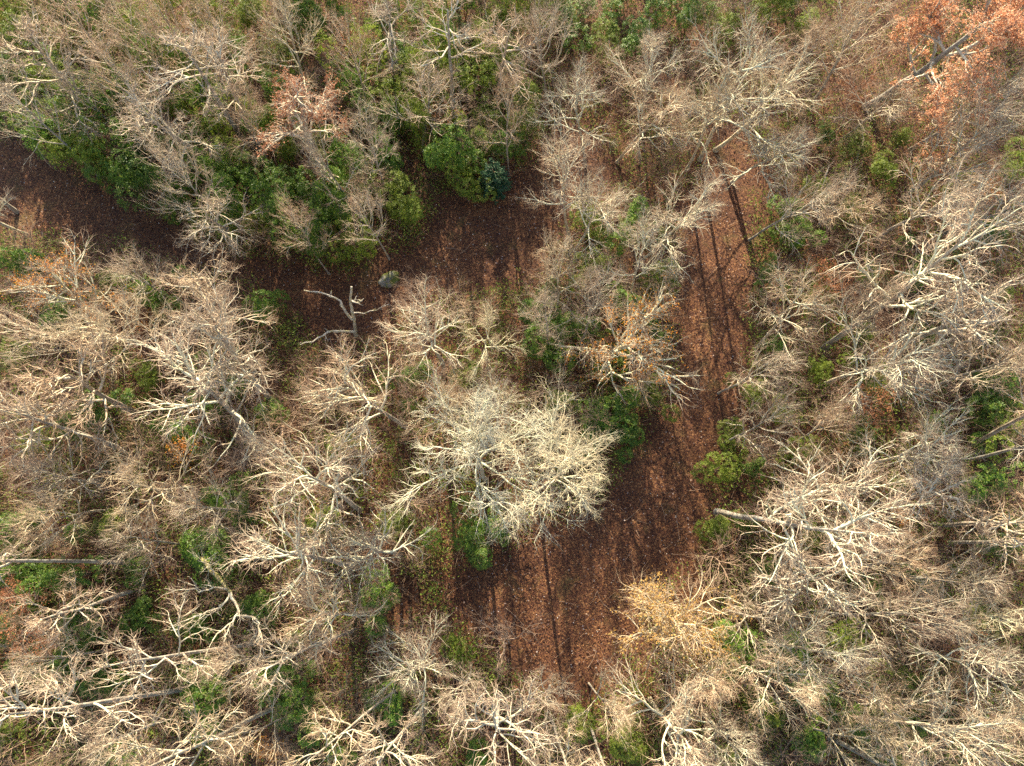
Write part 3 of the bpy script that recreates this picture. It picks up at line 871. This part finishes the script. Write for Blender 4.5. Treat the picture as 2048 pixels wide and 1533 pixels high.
def make_conifer(seed, R0, H, tiers):
    rng = np.random.default_rng(seed)
    g = Geo()
    n = tiers * 11
    t = rng.uniform(0.05, 0.98, n); az = np.arange(n) * 2.4 + rng.normal(0, 0.3, n)
    S = np.stack([np.zeros(n), np.zeros(n), t * H], axis=1)
    el = rng.normal(0.05, 0.14, n) + 0.5 * t
    D = np.stack([np.cos(az) * np.cos(el), np.sin(az) * np.cos(el), np.sin(el)], axis=1)
    L = R0 * (1 - t * 0.88) * rng.uniform(0.75, 1.15, n)
    P, Rr = grow(rng, S, D, L, np.full(n, 0.02), np.full(n, 0.006), 5, 0.06)
    gb = Geo()
    tubes(gb, P, Rr, 3)
    tr = np.linspace([0, 0, -0.1], [0, 0, H], 8)[None]
    tubes(gb, tr, np.linspace(0.09, 0.015, 8)[None], 6)
    S2, D2, _, t2, par = sprout(rng, P, Rr, 34, 0.08, 1.0, R(48), 0.25)
    ln = L[par] * 0.22 * (1.15 - t2 * 0.6) + 0.08
    D2[:, 2] *= 0.55; D2 = norm(D2)
    side = norm(np.cross(D2, rng.normal(0, 0.35, D2.shape) + np.array([0, 0, 1.0])))
    w = ln[:, None] * 0.22
    V = np.stack([S2, S2 + D2 * ln[:, None] * 0.5 + side * w, S2 + D2 * ln[:, None], S2 + D2 * ln[:, None] * 0.5 - side * w], axis=1)
    k = np.arange(len(S2))[:, None] * 4
    Q = np.concatenate([k + np.array([[0, 1, 2]]), k + np.array([[0, 2, 3]])], axis=1).reshape(-1, 3)
    g.add(V, Q)
    return dict(foliage=g.mesh('foliage', [M_CONIF], False), stem=gb.mesh('trunk', [M_SAP]), R=R0)

SHRUB = {
    'D': [make_shrub(s, 1.7, 2.6, 460, 0.16, M_RHODO) for s in (1, 2, 3, 4)],
    'Y': [make_shrub(s, 1.6, 2.4, 460, 0.135, M_LAUREL) for s in (5, 6, 7)],
    'F': [make_conifer(s, 1.5, 4.2, 9) for s in (8, 9)],
}
SNAME = {'D': 'evergreen_shrub', 'Y': 'evergreen_shrub', 'F': 'young_conifer'}
SHRUBS = []

def shrub(typ, px, py, rpx, label=None, hz=1.0, xy=None):
    k = COUNT.get('sh' + typ, 0); COUNT['sh' + typ] = k + 1
    pr = SHRUB[typ][k % len(SHRUB[typ])]
    p = at(px, py, 1.1) if xy is None else np.array([xy[0], xy[1], 0])
    Rm = rpx * depth(p) / FPX
    o = empty(SNAME[typ], (p[0], p[1], 0))
    s = Rm / pr['R']
    o.rotation_euler = (0, 0, RND.uniform(0, 6.28)); o.scale = (s, s, s * hz)
    part('foliage', pr['foliage'], o)
    part('trunk' if typ == 'F' else 'stems', pr['stem'], o)
    tag(o, label, 'conifer' if typ == 'F' else 'shrub', 'evergreen shrubs of the understorey' if typ != 'F' else 'young conifers')
    SHRUBS.append((typ, (px, py), o, p[0], p[1], Rm))
    return o

for typ, px, py, rp_, label in [
    ('F', 988, 372, 42, 'rounded blue green conifer at the upper edge of the western path'),
    ('D', 425, 1105, 62, 'wide deep green evergreen behind the mossy leaning trunk'),
    ('D', 420, 1385, 55, 'round dark shrub below the russet tipped slanting tree'),
    ('D', 1275, 75, 45, 'tall dark evergreen at the top edge above the pale feathery trees'),
    ('D', 1375, 45, 40, 'dark evergreen at the top edge, right of the tallest dark one'),
    ('D', 545, 825, 34, 'small dark evergreen at the foot of the large oak trunk'),
    ('Y', 790, 400, 42, 'bright yellow green laurel at the thicket edge above the boulder'),
    ('Y', 745, 385, 40, 'bright laurel left of the brightest yellow green one'),
    ('Y', 820, 430, 34, 'fresh green laurel at the very corner of the thicket by the path'),
    ('Y', 945, 370, 42, 'olive green shrub touching the blue green conifer'),
    ('Y', 960, 245, 45, 'bright green shrub under the gnarled tree with the short trunk'),
    ('Y', 955, 305, 40, 'green shrub between blue green conifer and the gnarled short trunk tree'),
    ('Y', 775, 215, 48, 'yellow green shrub under the tangled brownish tree'),
    ('D', 1090, 690, 52, 'deep green shrub in the middle under the slim straight tree'),
    ('D', 1130, 655, 40, 'green shrub right of the slim straight tree trunk'),
    ('D', 1225, 830, 50, 'dark green shrub below the amber sprinkled tree'),
    ('D', 1190, 870, 42, 'green shrub at the right of the great white crown'),
    ('Y', 1310, 795, 36, 'bright green shrub on the left edge of the straight track'),
    ('Y', 1120, 805, 36, 'green shrub between the great white tree and the amber sprinkled tree'),
    ('D', 1255, 870, 36, 'dark shrub on the inside of the track bend'),
    ('D', 935, 1068, 46, 'low green shrub at the upper left side of the clearing'),
    ('D', 985, 1050, 32, 'small green shrub under the lower tip of the great white crown'),
    ('Y', 1465, 880, 34, 'bright green shrub on the right edge of the straight track bend'),
    ('Y', 1495, 785, 32, 'green shrub on the right track edge below the starburst tree'),
    ('Y', 1425, 1065, 36, 'bright green shrub by the track at the foot of the level bright trunk'),
    ('D', 1490, 1045, 30, 'green shrub under the level bright trunk'),
    ('Y', 1430, 940, 36, 'light green shrub right of the track bend near a speck of red leaves'),
    ('D', 1975, 790, 55, 'evergreen shrub under the brown slanting trunk at the right edge'),
    ('Y', 2005, 860, 50, 'light evergreen shrub between two trunks slanting out of the right edge'),
    ('D', 1975, 960, 48, 'evergreen shrub below the thin grey trunk at the right edge'),
    ('D', 55, 1065, 52, 'evergreen shrub just above the long level trunk at the left edge'),
    ('D', 55, 1150, 48, 'evergreen shrub just below the long level trunk at the left edge'),
    ('Y', 225, 1045, 38, 'bright shrub right of the evergreens above the long level trunk'),
    ('D', 175, 1255, 50, 'dark evergreen shrub right of the starry crowned tree'),
    ('D', 160, 1310, 45, 'dark evergreen shrub below the starry crowned tree'),
    ('D', 90, 1330, 42, 'evergreen shrub at the foot of the trunk leaving the left edge'),
    ('D', 215, 1370, 45, 'evergreen shrub under the russet tipped slanting tree'),
    ('D', 590, 1410, 52, 'green shrub at the foot of the bright forked trunk'),
    ('D', 580, 1340, 38, 'small green shrub under the small crowned slanting tree'),
    ('D', 780, 1395, 42, 'green shrub left of the white bending trunk at the bottom'),
    ('D', 1570, 1310, 55, 'green shrub under the short orange lit trunk'),
    ('D', 1600, 1365, 48, 'green shrub below the short orange lit trunk'),
    ('D', 1760, 1410, 45, 'evergreen shrub above the level trunk in the lower right corner'),
    ('Y', 1830, 1385, 42, 'bright shrub among white branches in the lower right corner'),
    ('Y', 1820, 1490, 60, 'large yellow green shrub at the bottom edge on the right'),
    ('D', 1720, 1440, 48, 'dark shrub under the level trunk in the lower right corner'),
    ('Y', 1260, 1480, 48, 'green shrub right of the twin white trunks'),
    ('Y', 1170, 1450, 34, 'green shrub left of the twin white trunks'),
    ('Y', 1725, 300, 36, 'yellow green laurel in the upper right wood below the dark leaning trunk'),
    ('Y', 1765, 345, 34, 'yellow green laurel in the upper right wood, lower of a pair'),
    ('D', 1575, 420, 36, 'green shrub right of the straight track near its head'),
    ('D', 1590, 470, 36, 'dark green shrub above the pale starburst tree'),
    ('D', 815, 760, 34, 'small green shrub left of the great white crown'),
    ('Y', 935, 740, 34, 'green shrub behind the great white crown, right of the curved trunk'),
    ('Y', 1460, 50, 42, 'green shrub at the top edge above the feathery crown'),
    ('Y', 1540, 30, 45, 'green shrub at the top edge left of the brownish tree'),
    ('D', 1270, 470, 45, 'green shrub on the corner between the path and the straight track'),
    ('Y', 1190, 450, 42, 'light green shrub under the pale spreading tree'),
    ('D', 130, 640, 45, 'dark shrub under the pale slanting stems at the left'),
    ('D', 200, 830, 50, 'dark shrub under the crooked limb oak'),
    ('D', 385, 870, 40, 'dark shrub beside the small bright orange leaves'),
    ('D', 470, 1000, 46, 'dark shrub above the mossy leaning trunk, right of the twiggy tree'),
    ('Y', 215, 570, 26, 'small lime green shrub among the orange dotted branches'),
    ('Y', 145, 640, 24, 'small lime green shrub among pale slanting stems'),
    ('D', 960, 1530, 40, 'green shrub at the bottom edge under the white forked tree'),
    ('D', 760, 1190, 46, 'greyish green shrub left of the clearing under drooping branches'),
    ('Y', 915, 1300, 28, 'small lime shrub at the lower left corner of the clearing'),
]:
    shrub(typ, px, py, rp_, label, RND.uniform(0.8, 1.15))

# the rest of the laurel thicket and scattered evergreens, filled where the photo is green
def min_dist(lst, x, y):
    return min((math.hypot(x - s[3], y - s[4]) - 0.0, s[5]) for s in lst)[0] if lst else 99
GREEN = [  # polygon (photo pixels), spacing in metres, share of yellow green, radius px
    ([(0, 40), (210, 30), (330, 100), (520, 90), (560, 150), (700, 330), (850, 300), (850, 430), (800, 490), (700, 535), (480, 500), (330, 425), (170, 330), (20, 240), (0, 200)], 1.9, 0.55, 40),
    ([(700, 150), (1050, 60), (1050, 330), (920, 400), (850, 300), (700, 300)], 2.3, 0.6, 38),
    ([(250, 0), (1050, 0), (1050, 60), (560, 150), (330, 100)], 3.0, 0.5, 38),
    ([(1050, 0), (1600, 0), (1600, 60), (1230, 110), (1050, 60)], 3.0, 0.5, 38),
    ([(1640, 250), (1850, 250), (1800, 420), (1620, 440)], 3.2, 0.85, 28),
    ([(0, 1020), (130, 1020), (600, 1230), (600, 1450), (300, 1400), (0, 1330)], 3.6, 0.15, 38),
    ([(1440, 1250), (1650, 1250), (1900, 1380), (1900, 1533), (1650, 1500), (1450, 1400)], 3.6, 0.4, 42),
    ([(1490, 480), (2048, 300), (2048, 1533), (1300, 1533), (1450, 1150), (1480, 1000)], 3.9, 0.65, 30),
    ([(0, 520), (560, 620), (850, 1150), (900, 1400), (700, 1533), (0, 1533)], 4.6, 0.3, 36),
    ([(1060, 480), (1330, 540), (1330, 800), (1230, 880), (1050, 720)], 2.8, 0.55, 36),
    ([(1480, 700), (1560, 700), (1560, 900), (1500, 1020), (1440, 1010)], 2.6, 0.7, 22),
]
rs = random.Random(77)
for poly, sp, yel, rr in GREEN:
    x0, x1 = min(p[0] for p in poly), max(p[0] for p in poly); y0, y1 = min(p[1] for p in poly), max(p[1] for p in poly)
    for _ in range(420):
        px, py = rs.uniform(x0, x1), rs.uniform(y0, y1)
        if not inside(poly, px, py):
            continue
        p = at(px, py, 1.1)
        if on_path(p[0], p[1], 0.9) or min_dist(SHRUBS, p[0], p[1]) < sp:
            continue
        shrub('Y' if rs.random() < yel else 'D', px, py, rr * rs.uniform(0.75, 1.25), None, rs.uniform(0.9, 1.4) * (1.35 if py < 560 and px < 1060 else 1.0))

# ------------------------------------------------------------------ saplings filling the wood between the big trees
rs = random.Random(31)
sap = []
for _ in range(6000):
    if len(sap) >= 185:
        break
    px, py = rs.uniform(-40, 2088), rs.uniform(-20, 1560)
    p = at(px, py, 4.0)
    if on_path(p[0], p[1], 1.1):
        continue
    if any(math.hypot(p[0] - a, p[1] - b) < 2.7 for a, b in sap):
        continue
    if py < 520 and px < 860 and rs.random() < 0.45:
        continue
    sap.append((p[0], p[1]))
    plant('S', px, py, rs.uniform(38, 62))

# trees just outside the frame (they shade the edge of it)
rs = random.Random(12)
out = []
for _ in range(4000):
    if len(out) >= 70:
        break
    x, y = rs.uniform(-62, 62), rs.uniform(-26, 92)
    px, py = to_px((x, y, 9.0))
    if -90 < px < 2138 and -110 < py < 1640:
        continue
    if on_path(x, y, 2.0) or any(math.hypot(x - a, y - b) < 5.2 for a, b in out):
        continue
    out.append((x, y))
    pxc = to_px((x, y, 10.0))
    typ = rs.choice(['B', 'B', 'C', 'P', 'O'])
    d = depth((x, y, ZC[typ]))
    plant(typ, *to_px((x, y, ZC[typ])), rs.uniform(3.0, 4.2) * FPX / d)

# ------------------------------------------------------------------ undergrowth: brush and low green plants nobody could count
def build_brush():
    rng = np.random.default_rng(44)
    P, px, py = rand_in_frame(rng, 4200, 50)
    ok = ~path_mask(P) & ~path_mask(P + np.array([0.6, 0])) & ~path_mask(P - np.array([0.6, 0])) & ~path_mask(P + np.array([0, 0.6])) & ~path_mask(P - np.array([0, 0.6]))
    P = P[ok]
    N = len(P)
    per = 4
    S = np.repeat(np.concatenate([P, np.full((N, 1), -0.05)], axis=1), per, axis=0)
    S[:, :2] += rng.normal(0, 0.12, (len(S), 2))
    D = rng.normal(0, 0.42, (len(S), 3)); D[:, 2] = 1
    hgt = np.repeat(rng.uniform(0.8, 3.4, N), per) * rng.uniform(0.6, 1.1, len(S))
    Q1, R1 = grow(rng, S, D, hgt, np.full(len(S), 0.017), np.full(len(S), 0.007), 3, 0.16, 0.02)
    g = Geo(); tubes(g, Q1, R1, 3)
    S2, D2, p2, t2, par = sprout(rng, Q1, R1, 4, 0.3, 1, R(36), 0.2)
    Q2, R2 = grow(rng, S2, D2, hgt[par] * 0.33 * rng.uniform(0.6, 1.3, len(S2)), np.full(len(S2), 0.010), np.full(len(S2), 0.005), 1, 0.18, 0.03)
    tubes(g, Q2, R2, 3)
    o = bpy.data.objects.new('undergrowth', g.mesh('undergrowth', [M_SAP])); COL.objects.link(o)
    tag(o, 'thin leafless brush growing all over the woodland floor', kind='stuff')
build_brush()

def build_cover():
    rng = np.random.default_rng(45)
    P, px, py = rand_in_frame(rng, 21000, 60)
    # patchy: sum of a few waves
    w = np.sin(P[:, 0] * 0.31 + 1.3) * np.cos(P[:, 1] * 0.27 + 0.4) + 0.8 * np.sin(P[:, 0] * 0.83 + P[:, 1] * 0.57) + 0.5 * np.sin(P[:, 1] * 1.3 - P[:, 0] * 0.9)
    ok = ~path_mask(P + rng.normal(0, 0.3, P.shape)) & (w + rng.normal(0, 0.5, len(P)) > -0.9)
    P = P[ok]
    N, per = len(P), 16
    C = np.repeat(np.concatenate([P, np.zeros((N, 1))], axis=1), per, axis=0)
    hgt = np.repeat(rng.uniform(0.25, 2.6, N) , per)
    C[:, :2] += rng.normal(0, 0.34, (len(C), 2)); C[:, 2] = hgt * rng.uniform(0.15, 1, len(C))
    V, Q = leaf_quads(rng, C, 0.19, 0.5, 0.3)
    g = Geo(); g.add(V, Q)
    o = bpy.data.objects.new('ground_cover', g.mesh('ground_cover', [M_COVER], False)); COL.objects.link(o)
    tag(o, 'low olive green plants and briars between the trees', kind='stuff')
build_cover()

# ------------------------------------------------------------------ labels for the plants that have none yet: by their rank of nearness to a landmark
MARKS = [('the dead snag', 700, 620), ('the mossy boulder', 776, 558), ('the great white crowned tree', 935, 895), ('the golden leaved tree', 1345, 1225),
         ('the orange red oak', 1870, 85), ('the russet leaved oak', 605, 225), ('the blue green conifer', 988, 372), ('the mossy leaning trunk', 430, 1145),
         ('the amber sprinkled tree', 1250, 690), ('the orange dotted tree', 120, 540), ('the pale starburst tree by the track', 1600, 590),
         ('the foot of the large oak trunk', 548, 808), ('the long level trunk on the left', 130, 1120), ('the level bright trunk', 1500, 1026),
         ('the twin white trunks', 1200, 1490), ('the bright forked trunk at the bottom', 470, 1450), ('the long upright grey trunk', 905, 190),
         ('the upper left corner', 0, 0), ('the upper right corner', 2048, 0), ('the lower left corner', 0, 1533), ('the lower right corner', 2048, 1533),
         ('the head of the straight track', 1440, 290), ('the left tip of the clearing', 880, 1165), ('the bottom tip of the clearing', 1150, 1390),
         ('the rusty sapling by the track bend', 1735, 805), ('the brown slanting trunk at the right edge', 1990, 860), ('the starry crowned tree', 110, 1235),
         ('the great leaning trunk', 1740, 620), ('the yellow green laurel pair', 1745, 325), ('the round dark shrub', 420, 1385),
         ('the reddish twigged tree', 1930, 1160), ('the middle of the top edge', 1024, 0), ('the middle of the left edge', 0, 766), ('the middle of the right edge', 2048, 766),
         ('the small bright orange leaves', 365, 890), ('the bend of the western path', 480, 530), ('the short orange lit trunk', 1530, 1288)]
ORD = ['', ' second', ' third', ' fourth', ' fifth', ' sixth', ' seventh', ' eighth', ' ninth', ' tenth', ' eleventh', ' twelfth']
WHAT = {'S': 'thin leafless sapling', 'D': 'dark green evergreen shrub', 'Y': 'yellow green evergreen shrub', 'B': 'fine twigged leafless tree', 'C': 'pale leafless tree', 'P': 'tall straight leafless tree', 'O': 'spreading leafless tree'}
bpy.context.view_layer.update()
def label_rest(lst):
    for typ in sorted({t[0] for t in lst}):
        items = [t for t in lst if t[0] == typ]
        todo = [t for t in items if 'label' not in t[2]]
        used = set()
        ranks = {}
        for mi, (mn, mx, my) in enumerate(MARKS):
            for r, t in enumerate(sorted(items, key=lambda t: math.hypot(t[1][0] - mx, t[1][1] - my))):
                ranks[(t[2].name, mi)] = r
        for t in sorted(todo, key=lambda t: min(ranks[(t[2].name, mi)] for mi in range(len(MARKS)))):
            mi = min(range(len(MARKS)), key=lambda m: (ranks[(t[2].name, m)], m))
            r = ranks[(t[2].name, mi)]
            o = ORD[r] if r < len(ORD) else f' {r + 1}th'
            t[2]['label'] = f"{WHAT[typ]},{o} nearest to {MARKS[mi][0]}"
label_rest(PLANTED)
label_rest(SHRUBS)
